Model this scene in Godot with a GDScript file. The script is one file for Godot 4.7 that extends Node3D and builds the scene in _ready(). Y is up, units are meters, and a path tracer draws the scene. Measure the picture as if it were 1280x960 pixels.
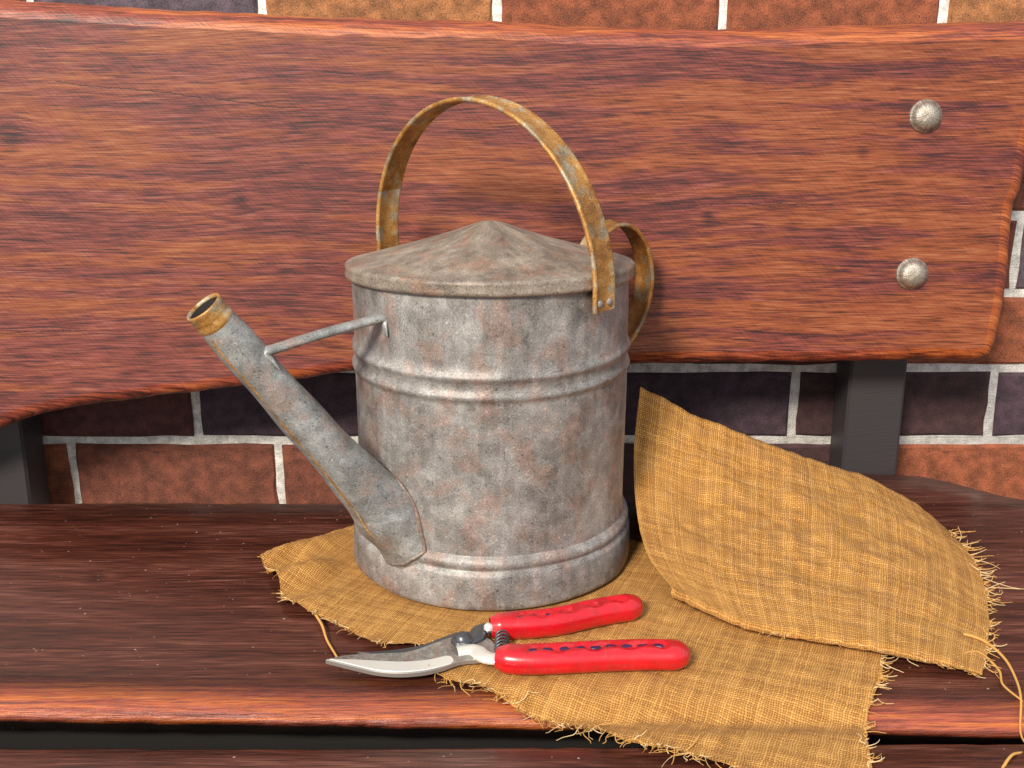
extends Node3D
# A galvanised watering can, a folded burlap sack and red pruning shears on a slab-wood bench in front of a brick wall.
# x to the right, y up from the seat, z towards the viewer; metres.

var M := {}
var names := {}
var row_tint := []   # colour of each row of the next grid: wear with painted light
var rng := RandomNumberGenerator.new()
var CAN := Vector3(-0.0193, 0.0, -1.0822)

func _ready():
	rng.seed = 7
	# ---- camera, sky, sun, exposure
	var cam := Camera3D.new()
	cam.name = "camera"
	cam.fov = 34.64
	cam.near = 0.05
	cam.far = 60.0
	cam.position = Vector3(0, 0.513, 0)
	cam.rotation_degrees = Vector3(-17.6, 0, 0)
	add_child(cam)
	cam.current = true
	var sky_mat := ProceduralSkyMaterial.new()
	sky_mat.sky_top_color = Color(0.78, 0.82, 0.88)
	sky_mat.sky_horizon_color = Color(0.86, 0.87, 0.88)
	sky_mat.ground_horizon_color = Color(0.62, 0.58, 0.53)
	sky_mat.ground_bottom_color = Color(0.42, 0.38, 0.34)
	var env := Environment.new()
	env.background_mode = Environment.BG_SKY
	env.sky = Sky.new()
	env.sky.sky_material = sky_mat
	env.background_energy_multiplier = 0.75
	env.tonemap_mode = Environment.TONE_MAPPER_LINEAR
	env.tonemap_exposure = 1.5
	env.sdfgi_enabled = true
	env.ssao_enabled = true
	env.ssil_enabled = true
	var we := WorldEnvironment.new()
	we.name = "world"
	we.environment = env
	add_child(we)
	var sun := DirectionalLight3D.new()
	sun.name = "sun"
	sun.light_energy = 1.05
	sun.light_color = Color(1.0, 0.965, 0.91)
	sun.light_angular_distance = 12.0
	sun.shadow_enabled = true
	add_child(sun)
	sun.look_at_from_position(Vector3(-0.6, 1.0, 1.3), Vector3.ZERO)

	materials()
	ground()
	wall()
	bench()
	watering_can()
	burlap()
	shears()

# ------------------------------------------------------------------ helpers
func numbered(called: String) -> String:
	names[called] = names.get(called, -1) + 1
	return called if names[called] == 0 else "%s_%03d" % [called, names[called]]

func tag(o, label: String, category: String, group := ""):
	o.set_meta("label", label)
	o.set_meta("category", category)
	if group != "":
		o.set_meta("group", group)
	return o

func thing(called: String, at: Vector3, label: String, category: String) -> Node3D:
	var o := Node3D.new()
	o.name = numbered(called)
	o.position = at
	add_child(o, true)
	return tag(o, label, category)

func new_st() -> SurfaceTool:
	var st := SurfaceTool.new()
	st.begin(Mesh.PRIMITIVE_TRIANGLES)
	st.set_smooth_group(0)
	return st

func put(called: String, st: SurfaceTool, mat: Material, parent: Node) -> MeshInstance3D:
	st.generate_normals()
	var o := MeshInstance3D.new()
	o.name = called
	o.mesh = st.commit()
	o.material_override = mat
	o.cast_shadow = GeometryInstance3D.SHADOW_CASTING_SETTING_ON
	parent.add_child(o, true)
	return o

func tri(st: SurfaceTool, a: Vector3, b: Vector3, c: Vector3, ua := Vector2(), ub := Vector2(), uc := Vector2()):
	st.set_uv(ua); st.add_vertex(a)
	st.set_uv(ub); st.add_vertex(b)
	st.set_uv(uc); st.add_vertex(c)

# rows of points; "out" is a direction for sheets, or (closed) the point the surface surrounds
func grid(st: SurfaceTool, P: Array, U: Array, out: Vector3, closed := false):
	var s := 0.0
	for i in range(0, P.size() - 1):
		for j in range(0, P[i].size() - 1):
			var a: Vector3 = P[i][j]; var b: Vector3 = P[i][j + 1]; var c: Vector3 = P[i + 1][j + 1]; var d: Vector3 = P[i + 1][j]
			var n := (c - a).cross(b - a) + (d - a).cross(c - a)
			s += n.dot(((a + c) * 0.5 - out) if closed else out)
	var flip := s < 0.0
	if row_tint.size() > 0:
		grid_tinted(st, P, U, flip)
		row_tint = []
		return
	for i in range(0, P.size() - 1):
		for j in range(0, P[i].size() - 1):
			var q := [P[i][j], P[i][j + 1], P[i + 1][j + 1], P[i + 1][j]]
			var w := [U[i][j], U[i][j + 1], U[i + 1][j + 1], U[i + 1][j]]
			if flip:
				tri(st, q[0], q[2], q[1], w[0], w[2], w[1])
				tri(st, q[0], q[3], q[2], w[0], w[3], w[2])
			else:
				tri(st, q[0], q[1], q[2], w[0], w[1], w[2])
				tri(st, q[0], q[2], q[3], w[0], w[2], w[3])

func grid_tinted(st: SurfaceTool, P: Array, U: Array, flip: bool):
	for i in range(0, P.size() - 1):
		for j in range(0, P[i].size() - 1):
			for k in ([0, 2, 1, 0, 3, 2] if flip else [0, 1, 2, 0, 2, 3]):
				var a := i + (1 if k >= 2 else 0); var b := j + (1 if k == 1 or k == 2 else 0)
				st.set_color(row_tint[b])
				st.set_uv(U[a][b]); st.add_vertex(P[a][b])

# a section (points across: x = side, y = up) carried along a path; side direction fixed or found
func sweep(st: SurfaceTool, path: Array, section: Callable, side := Vector3.ZERO, uvs := 1.0):
	var P := []; var U := []
	var n := path.size()
	var along := 0.0
	var last := Vector3.ZERO
	var mid := Vector3.ZERO
	for p in path: mid += p / n
	var total := 0.0
	var run := []
	for i in n:
		var t: Vector3 = (path[mini(i + 1, n - 1)] - path[maxi(i - 1, 0)]).normalized()
		var sd := side
		if sd == Vector3.ZERO:
			if i == 0:
				last = t.cross(Vector3.UP)
				if last.length() < 0.05: last = t.cross(Vector3.RIGHT)
			sd = last
		sd = (sd - t * sd.dot(t)).normalized()
		last = sd
		var up := sd.cross(t).normalized()
		if i > 0: along += path[i].distance_to(path[i - 1])
		var sec: Array = section.call(float(i) / (n - 1))
		var r := []; var u := []
		var round_ := 0.0
		for k in sec.size() + 1:
			var q: Vector2 = sec[k % sec.size()]
			if k > 0: round_ += q.distance_to(sec[k - 1])
			r.append(path[i] + sd * q.x + up * q.y)
			u.append(Vector2(along, round_) * uvs)
		P.append(r); U.append(u)
	# orient by the local centre line
	var s := 0.0
	for i in n - 1:
		for j in P[i].size() - 1:
			var a: Vector3 = P[i][j]; var b: Vector3 = P[i][j + 1]; var c: Vector3 = P[i + 1][j + 1]
			s += (c - a).cross(b - a).dot((a + c) * 0.5 - (path[i] + path[i + 1]) * 0.5)
	if s < 0.0:
		for i in n:
			P[i].reverse(); U[i].reverse()
	for i in n - 1:
		for j in P[i].size() - 1:
			tri(st, P[i][j], P[i][j + 1], P[i + 1][j + 1], U[i][j], U[i][j + 1], U[i + 1][j + 1])
			tri(st, P[i][j], P[i + 1][j + 1], P[i + 1][j], U[i][j], U[i + 1][j + 1], U[i + 1][j])

func ring(a: float, b: float, n: int) -> Array:
	var r := []
	for k in n: r.append(Vector2(cos(TAU * k / n) * a, sin(TAU * k / n) * b))
	return r

func tube(st: SurfaceTool, path: Array, r0: float, r1 := -1.0, n := 8):
	if r1 < 0.0: r1 = r0
	sweep(st, path, func(t): return ring(lerpf(r0, r1, t), lerpf(r0, r1, t), n))

func smooth_path(pts: Array, n: int) -> Array:
	var c := Curve3D.new()
	for i in pts.size():
		var m: Vector3 = (pts[mini(i + 1, pts.size() - 1)] - pts[maxi(i - 1, 0)]) / 6.0
		c.add_point(pts[i], -m, m)
	c.bake_interval = 0.001
	var L := c.get_baked_length()
	var r := []
	for i in n + 1: r.append(c.sample_baked(L * i / n))
	return r

func smooth_path2(pts: Array, n: int) -> Array:
	var q := []
	for p in pts: q.append(Vector3(p.x, p.y, 0))
	var r := []
	for p in smooth_path(q, n): r.append(Vector2(p.x, p.y))
	return r

func lathe(st: SurfaceTool, prof: Array, n: int, wobble: Callable, lift = null):
	var P := []; var U := []
	var v := 0.0
	for i in prof.size():
		if i > 0: v += prof[i].distance_to(prof[i - 1])
		var r := []; var u := []
		for k in n + 1:
			var a := TAU * (k % n) / n
			var rad: float = prof[i].x * (1.0 + wobble.call(a, prof[i].y))
			var p := Vector3(cos(a) * rad, prof[i].y, sin(a) * rad)
			if lift != null: p.y += lift.call(p)
			r.append(p)
			u.append(Vector2(TAU * k / n * 0.125, v))
		P.append(r); U.append(u)
	grid(st, P, U, Vector3(0, prof[prof.size() / 2].y, 0), true)

# flat outline (in x, z) given a thickness, with chamfered upper edge
func slab(st: SurfaceTool, outline: Array, y0: float, y1: float, ch: float):
	var o := PackedVector2Array(outline)
	if Geometry2D.is_polygon_clockwise(o): o.reverse()
	var n := o.size()
	var inn := []
	for i in n:
		var e0 := (o[i] - o[(i + n - 1) % n]).normalized()
		var e1 := (o[(i + 1) % n] - o[i]).normalized()
		var nn := (Vector2(-e0.y, e0.x) + Vector2(-e1.y, e1.x)).normalized()
		inn.append(o[i] + nn * ch)
	st.set_smooth_group(-1)
	var ids := Geometry2D.triangulate_polygon(PackedVector2Array(inn))
	for k in range(0, ids.size(), 3):
		var a: Vector2 = inn[ids[k]]; var b: Vector2 = inn[ids[k + 1]]; var c: Vector2 = inn[ids[k + 2]]
		if (b - a).cross(c - a) < 0.0:
			var s := b; b = c; c = s
		tri(st, Vector3(a.x, y1, a.y), Vector3(b.x, y1, b.y), Vector3(c.x, y1, c.y), a, b, c)
		tri(st, Vector3(a.x, y0, a.y), Vector3(c.x, y0, c.y), Vector3(b.x, y0, b.y), a, c, b)
	for i in n:
		var j := (i + 1) % n
		var a := Vector3(o[i].x, y0, o[i].y); var b := Vector3(o[j].x, y0, o[j].y)
		var a1 := Vector3(o[i].x, y1 - ch, o[i].y); var b1 := Vector3(o[j].x, y1 - ch, o[j].y)
		var a2 := Vector3(inn[i].x, y1, inn[i].y); var b2 := Vector3(inn[j].x, y1, inn[j].y)
		for q in [[a, b, b1, a1], [a1, b1, b2, a2]]:
			tri(st, q[0], q[2], q[1]); tri(st, q[0], q[3], q[2])
	st.set_smooth_group(0)

# ------------------------------------------------------------------ textures
func noise_bytes(w: int, h: int, freq: float, seed_: int, oct := 4, W := 0, H := 0, type := FastNoiseLite.TYPE_SIMPLEX_SMOOTH) -> PackedByteArray:
	var n := FastNoiseLite.new()
	n.seed = seed_
	n.noise_type = type
	n.frequency = freq
	n.fractal_type = FastNoiseLite.FRACTAL_FBM if oct > 1 else FastNoiseLite.FRACTAL_NONE
	n.fractal_octaves = oct
	var im := n.get_image(w, h)
	im.convert(Image.FORMAT_L8)
	if W > 0: im.resize(W, H, Image.INTERPOLATE_CUBIC)
	return im.get_data()

func lut(stops: Array) -> PackedByteArray:   # [[t, linear colour], ...] to 256 sRGB triples
	var b := PackedByteArray()
	b.resize(768)
	for i in 256:
		var t := i / 255.0
		var k := 0
		while k < stops.size() - 2 and t > stops[k + 1][0]: k += 1
		var f := clampf((t - stops[k][0]) / (stops[k + 1][0] - stops[k][0]), 0, 1)
		var c: Color = (stops[k][1] as Color).lerp(stops[k + 1][1], f).linear_to_srgb()
		b[i * 3] = int(clampf(c.r, 0, 1) * 255); b[i * 3 + 1] = int(clampf(c.g, 0, 1) * 255); b[i * 3 + 2] = int(clampf(c.b, 0, 1) * 255)
	return b

func tex(w: int, h: int, data: PackedByteArray, fmt := Image.FORMAT_RGB8) -> ImageTexture:
	var im := Image.create_from_data(w, h, false, fmt, data)
	im.generate_mipmaps()
	return ImageTexture.create_from_image(im)

func wood_maps(W: int, H: int, seed_: int, la: PackedByteArray, lb: PackedByteArray, saw: float, contrast: float, warp: int, knots: Array, cracks: Array, specks := 0) -> Array:
	var s1 := noise_bytes(96, H, 0.024, seed_, 5, W, H)
	var s2 := noise_bytes(W / 22, H, 0.13, seed_ + 1, 3, W, H)
	var s3 := noise_bytes(W, H / 10, 0.2, seed_ + 2, 2, W, H)
	var s4 := noise_bytes(W / 28, H, 0.45, seed_ + 3, 2, W, H)
	var s5 := noise_bytes(W / 16, H, 0.3, seed_ + 6, 2, W, H)
	var wr := noise_bytes(W / 16, H / 8, 0.02, seed_ + 4, 2, W, H)
	var bl := noise_bytes(W / 12, H / 4, 0.03, seed_ + 5, 4, W, H)
	var out := PackedByteArray(); out.resize(W * H * 3)
	var hb := PackedByteArray(); hb.resize(W * H)
	for y in H:
		var row := y * W
		for x in W:
			var i := row + x
			var sh := (wr[i] - 128) * H / warp
			var dark := 0.0
			for q in knots:   # [x, y, radius] in pixels: the grain runs round each knot
				var dx: float = (x - q[0]) / (q[2] * 3.0)
				if dx > -1.5 and dx < 1.5:
					var dy: float = (y - q[1]) / q[2]
					if dy > -4.0 and dy < 4.0:
						var e := exp(-dx * dx * 2.5 - dy * dy * 0.35)
						sh += int(-dy * e * q[2] * 0.8)
						dark += 70.0 * exp(-dx * dx * 14.0 - dy * dy * 2.2)
			var yy := (y + sh + H) % H
			var k := yy * W + x
			var g := s1[k] * 0.26 + s2[k] * 0.34 + s5[i] * 0.36 + s4[i] * 0.20 + bl[k] * 0.18 - 43.0
			var sw := s3[row + ((x + y * 5 / 6) % W)] - 128
			var t := 128.0 + (g - 128.0) * contrast + sw * saw - dark
			var pore := s4[i]
			if pore < 92: t -= (92 - pore) * 1.6
			if pore > 180: t += (pore - 180) * 1.2
			var ti := clampi(int(t), 0, 255) * 3
			var m := clampf((x / float(W)) * 1.5 - 0.45 + (bl[k] - 128) / 70.0 + (s1[k] - 128) / 75.0 + (s5[i] - 128) / 160.0, 0, 1)
			var o := i * 3
			out[o] = int(la[ti] + (lb[ti] - la[ti]) * m)
			out[o + 1] = int(la[ti + 1] + (lb[ti + 1] - la[ti + 1]) * m)
			out[o + 2] = int(la[ti + 2] + (lb[ti + 2] - la[ti + 2]) * m)
			hb[i] = clampi(int(128 + (g - 128) * 0.5 + sw * 0.4 - (50 if pore < 78 else 0)), 0, 255)
	var im := Image.create_from_data(W, H, false, Image.FORMAT_RGB8, out)
	var hm := Image.create_from_data(W, H, false, Image.FORMAT_L8, hb)
	for c in cracks:   # hairline checks in the wood: [x, y, length, slope] as shares of the sheet
		var yy: float = c[1] * H
		for q in int(c[2] * W):
			var x := int(c[0] * W) + q
			yy += c[3] + rng.randf_range(-0.5, 0.5)
			if x >= 0 and x < W and yy > 1 and yy < H - 2:
				var th := 1 if rng.randf() < 0.7 else 2
				im.fill_rect(Rect2i(x, int(yy), 1, th), Color(0.10, 0.035, 0.03))
				hm.fill_rect(Rect2i(x, int(yy), 1, th), Color(0.1, 0.1, 0.1))
	for q in specks:
		var c := rng.randf_range(0.45, 0.8)
		im.fill_rect(Rect2i(rng.randi() % W, rng.randi() % H, 1 + rng.randi() % 2, 1 + rng.randi() % 2), Color(c, c * 0.92, c * 0.85))
	im.generate_mipmaps(); hm.generate_mipmaps()
	return [ImageTexture.create_from_image(im), ImageTexture.create_from_image(hm)]

func std(rough: float, color := Color.WHITE, albedo: Texture2D = null, height: Texture2D = null, hs := 0.05, metal := 0.0) -> StandardMaterial3D:
	var m := StandardMaterial3D.new()
	m.albedo_color = color.linear_to_srgb()
	m.roughness = rough
	m.metallic = metal
	if albedo: m.albedo_texture = albedo
	if height:
		m.heightmap_enabled = true
		m.heightmap_texture = height
		m.heightmap_scale = hs
	return m

func metal_maps(S: int, seed_: int, stops: Array, stains: Array, amount: float, streak := 0.0) -> Array:
	var l := lut(stops); var ls := lut(stains)
	var a := noise_bytes(S, S, 0.006, seed_, 5)
	var b := noise_bytes(S, S, 0.03, seed_ + 1, 4)
	var c := noise_bytes(S, S, 0.25, seed_ + 2, 2)
	var d := noise_bytes(S, S, 0.05, seed_ + 3, 2, 0, 0, FastNoiseLite.TYPE_CELLULAR)
	var e := noise_bytes(S, S, 0.011, seed_ + 4, 5)
	var g := noise_bytes(S, S / 10, 0.05, seed_ + 6, 3, S, S)
	var cells := FastNoiseLite.new()
	cells.seed = seed_
	cells.noise_type = FastNoiseLite.TYPE_CELLULAR
	cells.cellular_return_type = FastNoiseLite.RETURN_CELL_VALUE
	cells.fractal_type = FastNoiseLite.FRACTAL_NONE
	cells.frequency = 0.06
	var ci := cells.get_image(S, S)
	ci.convert(Image.FORMAT_L8)
	d = ci.get_data()
	var f := noise_bytes(S, S, 0.13, seed_ + 5, 2)
	var out := PackedByteArray(); out.resize(S * S * 3)
	var hb := PackedByteArray(); hb.resize(S * S)
	for i in S * S:
		var t := a[i] * 0.34 + b[i] * 0.20 + c[i] * 0.34 + d[i] * 0.12 + (g[i] - 128) * streak + 2.0
		if f[i] > 196: t += (f[i] - 196) * 1.8
		if f[i] < 60: t -= (60 - f[i]) * 2.2
		var ti := clampi(int(128 + (t - 128) * 1.3), 0, 255) * 3
		var m := clampf((e[i] * 0.72 + b[i] * 0.28 + (g[i] - 128) * streak - 134.0) / 44.0, 0, 1) * amount
		out[i * 3] = int(l[ti] + (ls[ti] - l[ti]) * m)
		out[i * 3 + 1] = int(l[ti + 1] + (ls[ti + 1] - l[ti + 1]) * m)
		out[i * 3 + 2] = int(l[ti + 2] + (ls[ti + 2] - l[ti + 2]) * m)
		hb[i] = clampi(int(b[i] * 0.5 + c[i] * 0.4 + 20), 0, 255)
	var im := Image.create_from_data(S, S, false, Image.FORMAT_RGB8, out)
	for q in S / 9:   # scratches and pits
		var x := rng.randf() * S; var y := rng.randf() * S
		var an := rng.randf() * TAU
		var lift := 1.0 if rng.randf() < 0.5 else -1.0
		for k in rng.randi_range(2, 40):
			x += cos(an); y += sin(an); an += rng.randf_range(-0.05, 0.05)
			if x < 0 or y < 0 or x >= S or y >= S: break
			var c0 := im.get_pixel(int(x), int(y))
			im.set_pixel(int(x), int(y), c0.lightened(0.25) if lift > 0.0 else c0.darkened(0.35))
	im.generate_mipmaps()
	return [ImageTexture.create_from_image(im), tex(S, S, hb, Image.FORMAT_L8)]

func weave_maps(S: int, threads: int) -> Array:
	var a := noise_bytes(S, S, 0.006, 91, 4)
	var l := lut([[0.0, Color(0.045, 0.014, 0.003)], [0.35, Color(0.21, 0.080, 0.014)], [0.7, Color(0.50, 0.228, 0.046)], [1.0, Color(0.80, 0.46, 0.14)]])
	var fz := noise_bytes(S, S, 0.3, 92, 2)
	var out := PackedByteArray(); out.resize(S * S * 3)
	var hb := PackedByteArray(); hb.resize(S * S)
	var P := float(S) / threads
	var wu := []; var wv := []; var bu := []; var bv := []
	for k in threads:
		wu.append(rng.randf_range(0.40, 0.60)); wv.append(rng.randf_range(0.40, 0.60))
		bu.append(rng.randf_range(-26, 24)); bv.append(rng.randf_range(-26, 24))
	for y in S:
		for x in S:
			var i := y * S + x
			var gx := x / P + (fz[(i * 3) % (S * S)] - 128) * 0.0 + (a[i] - 128) * 0.004
			var gy := y / P + (a[(i + S * 37) % (S * S)] - 128) * 0.004
			var kx := int(floor(gx)); var ky := int(floor(gy))
			var fx := gx - kx - 0.5; var fy := gy - ky - 0.5
			kx = (kx + threads) % threads; ky = (ky + threads) % threads
			var over := (kx + ky) % 2 == 0
			var hu: float = 1.0 - absf(fx) / wu[kx]     # thread running along y
			var hv: float = 1.0 - absf(fy) / wv[ky]
			var eu: float = hu * (1.0 if over else 0.72) + (0.28 if over else 0.0) * cos(fy * PI)
			var ev: float = hv * (0.72 if over else 1.0) + (0.0 if over else 0.28) * cos(fx * PI)
			var h := maxf(0.0, maxf(eu if hu > 0 else 0.0, ev if hv > 0 else 0.0))
			var br: float = bu[kx] if eu > ev else bv[ky]
			var t := 2.0 + 200.0 * sqrt(clampf(h, 0, 1.2)) + (br * 1.3 if h > 0 else 0.0) + (fz[i] - 128) * 0.8 + (a[i] - 128) * 0.16
			var ti := clampi(int(t), 0, 255) * 3
			out[i * 3] = l[ti]; out[i * 3 + 1] = l[ti + 1]; out[i * 3 + 2] = l[ti + 2]
			hb[i] = clampi(int(30 + h * 160 + (fz[i] - 128) * 0.3), 0, 255)
	return [tex(S, S, out), tex(S, S, hb, Image.FORMAT_L8)]

func materials():
	# backrest: reddish hardwood, rough-sawn
	var la := lut([[0.0, Color(0.035, 0.012, 0.013)], [0.25, Color(0.115, 0.029, 0.027)], [0.5, Color(0.235, 0.060, 0.048)], [0.75, Color(0.315, 0.112, 0.098)], [1.0, Color(0.42, 0.19, 0.16)]])
	var lb := lut([[0.0, Color(0.04, 0.013, 0.007)], [0.25, Color(0.135, 0.036, 0.014)], [0.5, Color(0.275, 0.078, 0.026)], [0.75, Color(0.345, 0.120, 0.050)], [1.0, Color(0.44, 0.20, 0.10)]])
	var cr := [[0.86, 0.22, 0.05, 0.05], [0.89, 0.25, 0.04, 0.03], [0.52, 0.06, 0.02, 1.2], [0.10, 0.07, 0.12, 0.05], [0.30, 0.10, 0.10, 0.0], [0.47, 0.09, 0.14, -0.03], [0.02, 0.66, 0.1, -0.2], [0.66, 0.42, 0.02, 0.0], [0.88, 0.8, 0.04, 0.1], [0.05, 0.35, 0.16, 0.01], [0.58, 0.20, 0.12, -0.02], [0.20, 0.86, 0.18, -0.12], [0.72, 0.62, 0.10, 0.02], [0.35, 0.5, 0.07, 0.0]]
	var w := wood_maps(2048, 1024, 11, la, lb, 0.20, 1.7, 6000, [[330, 760, 20], [1470, 610, 12], [1250, 300, 9], [700, 640, 14], [1010, 120, 12], [120, 330, 16], [1720, 740, 13]], cr)
	M.back = std(0.46, Color(0.76, 0.60, 0.50), w[0], w[1], 0.022)
	M.back.uv1_scale = Vector3(1.0 / 1.25, 1.0 / 0.5, 1)
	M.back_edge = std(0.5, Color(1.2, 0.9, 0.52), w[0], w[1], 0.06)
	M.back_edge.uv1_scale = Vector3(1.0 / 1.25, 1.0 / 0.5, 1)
	# seat: dark varnished planks
	la = lut([[0.0, Color(0.016, 0.006, 0.005)], [0.4, Color(0.056, 0.015, 0.009)], [0.7, Color(0.105, 0.028, 0.015)], [1.0, Color(0.19, 0.065, 0.038)]])
	lb = lut([[0.0, Color(0.018, 0.008, 0.007)], [0.4, Color(0.062, 0.018, 0.012)], [0.7, Color(0.115, 0.036, 0.023)], [1.0, Color(0.20, 0.08, 0.055)]])
	w = wood_maps(2048, 768, 23, la, lb, 0.03, 1.7, 9000, [[500, 420, 12]], [[0.0, 0.3, 0.3, 0.02], [0.3, 0.55, 0.35, -0.03], [0.6, 0.2, 0.3, 0.02], [0.1, 0.8, 0.4, 0.01]], 900)
	M.seat = std(0.28, Color.WHITE, w[0], w[1], 0.03)
	M.seat.uv1_scale = Vector3(1.0 / 1.5, 1.0 / 0.5, 1)
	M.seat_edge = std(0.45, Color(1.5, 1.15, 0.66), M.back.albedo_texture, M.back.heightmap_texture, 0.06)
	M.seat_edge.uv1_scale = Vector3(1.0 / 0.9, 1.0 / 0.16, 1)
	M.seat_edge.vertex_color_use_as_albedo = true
	M.post = std(0.5, Color(0.036, 0.030, 0.032), w[0], w[1], 0.03)
	M.post.albedo_texture = null
	# bricks: one speckled face in several clay colours
	var S := 512
	var a := noise_bytes(S, S, 0.02, 41, 5)
	var b := noise_bytes(S, S, 0.14, 42, 3)
	var c := noise_bytes(S, S, 0.3, 43, 1)
	var out := PackedByteArray(); out.resize(S * S)
	var mo := PackedByteArray(); mo.resize(S * S)
	var hb := PackedByteArray(); hb.resize(S * S)
	for i in S * S:
		var t := 204.0 + (a[i] - 128) * 0.40 + (b[i] - 128) * 0.20 + (c[i] - 128) * 0.35
		if c[i] > 222: t += (c[i] - 210) * 2.5
		if c[i] < 40 and b[i] < 128: t -= (60 - c[i]) * 3.0
		out[i] = clampi(int(t), 0, 255)
		mo[i] = clampi(int(226 + (a[i] - 128) * 0.45 + (b[i] - 128) * 0.35 + (c[i] - 128) * 0.2), 0, 255)
		hb[i] = clampi(int(b[i] * 0.7 + c[i] * 0.3), 0, 255)
	var bt := tex(S, S, out, Image.FORMAT_L8); var bh := tex(S, S, hb, Image.FORMAT_L8)
	M.bricks = []
	for k in [Color(0.130, 0.038, 0.030), Color(0.075, 0.030, 0.030), Color(0.38, 0.105, 0.042), Color(0.24, 0.068, 0.036), Color(0.15, 0.105, 0.13), Color(0.50, 0.20, 0.07), Color(0.085, 0.046, 0.062)]:
		var m := std(0.8, k, bt, bh, 0.05)
		m.uv1_triplanar = true
		m.uv1_world_triplanar = true
		m.uv1_scale = Vector3(4.3, 4.3, 4.3)
		M.bricks.append(m)
	M.mortar = std(0.95, Color(0.95, 0.90, 0.82), tex(S, S, mo, Image.FORMAT_L8), bh, 0.14)
	M.mortar.uv1_triplanar = true
	M.mortar.uv1_world_triplanar = true
	M.mortar.uv1_scale = Vector3(6, 6, 6)
	M.paving = std(0.9, Color(0.32, 0.29, 0.26), bt, bh, 0.2)
	M.paving.uv1_triplanar = true
	M.paving.uv1_world_triplanar = true
	# metals
	var zn := [[0.0, Color(0.06, 0.055, 0.05)], [0.35, Color(0.23, 0.215, 0.20)], [0.65, Color(0.40, 0.385, 0.365)], [1.0, Color(0.72, 0.70, 0.67)]]
	var ru := [[0.0, Color(0.06, 0.044, 0.036)], [0.35, Color(0.235, 0.170, 0.140)], [0.65, Color(0.40, 0.285, 0.240)], [1.0, Color(0.70, 0.57, 0.49)]]
	var z := metal_maps(1024, 61, zn, ru, 0.75, 0.13)
	var z2 := metal_maps(1024, 66, zn, ru, 0.75)
	M.zinc = std(0.54, Color(0.82, 0.80, 0.79), z[0], z[1], 0.03, 0.3)
	M.zinc.uv1_scale = Vector3(2.0, 2.0, 1)
	M.spout = std(0.48, Color(0.92, 0.97, 0.98), z2[0], z2[1], 0.03, 0.3)
	M.spout.uv1_scale = Vector3(2.0, 2.0, 1)
	M.lid = std(0.58, Color(0.84, 0.72, 0.60), z2[0], z2[1], 0.03, 0.25)
	M.lid.uv1_scale = Vector3(2.0, 2.0, 1)
	var br := [[0.0, Color(0.06, 0.028, 0.010)], [0.35, Color(0.30, 0.125, 0.026)], [0.65, Color(0.52, 0.26, 0.065)], [1.0, Color(0.70, 0.50, 0.25)]]
	var br2 := [[0.0, Color(0.06, 0.045, 0.03)], [0.35, Color(0.22, 0.17, 0.11)], [0.65, Color(0.40, 0.32, 0.22)], [1.0, Color(0.66, 0.58, 0.45)]]
	var h := metal_maps(512, 71, br, br2, 0.9)
	M.strap = std(0.5, Color.WHITE, h[0], h[1], 0.03, 0.35)
	M.strap.uv1_scale = Vector3(5, 5, 1)
	M.strap_dark = std(0.55, Color(0.8, 0.72, 0.62), h[0], h[1], 0.03, 0.2)
	M.strap_dark.uv1_scale = Vector3(5, 5, 1)
	M.bolt = std(0.34, Color(1.25, 1.2, 1.05), z[0], z[1], 0.03, 0.7)
	M.bolt.uv1_scale = Vector3(6, 6, 1)
	M.hollow = std(0.9, Color(0.03, 0.026, 0.022))
	M.steel = std(0.3, Color(0.80, 0.77, 0.70), null, null, 0.0, 0.45)
	M.solder = std(0.5, Color(0.62, 0.55, 0.49), z2[0], z2[1], 0.03, 0.3)
	M.worn_steel = std(0.4, Color(0.95, 0.92, 0.87), z[0], z[1], 0.02, 0.5)
	M.worn_steel.uv1_scale = Vector3(7, 7, 1)
	M.dark_steel = std(0.36, Color(0.10, 0.10, 0.105), null, null, 0.0, 0.6)
	var rd := metal_maps(256, 81, [[0.0, Color(0.30, 0.002, 0.006)], [0.3, Color(0.52, 0.003, 0.010)], [1.0, Color(0.66, 0.006, 0.016)]], [[0.0, Color(0.22, 0.010, 0.010)], [1.0, Color(0.55, 0.03, 0.03)]], 0.5)
	M.grip = std(0.3, Color(0.035, 0.012, 0.060))
	M.red = std(0.34, Color.WHITE, rd[0], rd[1], 0.01)
	M.red.uv1_scale = Vector3(16, 16, 1)
	M.red.clearcoat_enabled = true
	M.red.clearcoat = 0.6
	M.red.clearcoat_roughness = 0.2
	# cloth
	var wv := weave_maps(1024, 78)
	M.burlap = std(0.95, Color.WHITE, wv[0], wv[1], 0.10)
	M.burlap.uv1_scale = Vector3(1.0 / 0.15, 1.0 / 0.15, 1)
	M.thread = std(0.95, Color(0.58, 0.30, 0.075))
	M.pale_thread = std(0.95, Color(0.70, 0.50, 0.25))

# ------------------------------------------------------------------ the setting
func ground():
	var st := new_st()
	var P := [[Vector3(-25, -0.46, -1.6), Vector3(25, -0.46, -1.6)], [Vector3(-25, -0.46, 25), Vector3(25, -0.46, 25)]]
	grid(st, P, [[Vector2(0, 0), Vector2(1, 0)], [Vector2(0, 1), Vector2(1, 1)]], Vector3.UP)
	var o := put("ground", st, M.paving, self)
	o.set_meta("kind", "structure")

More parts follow.
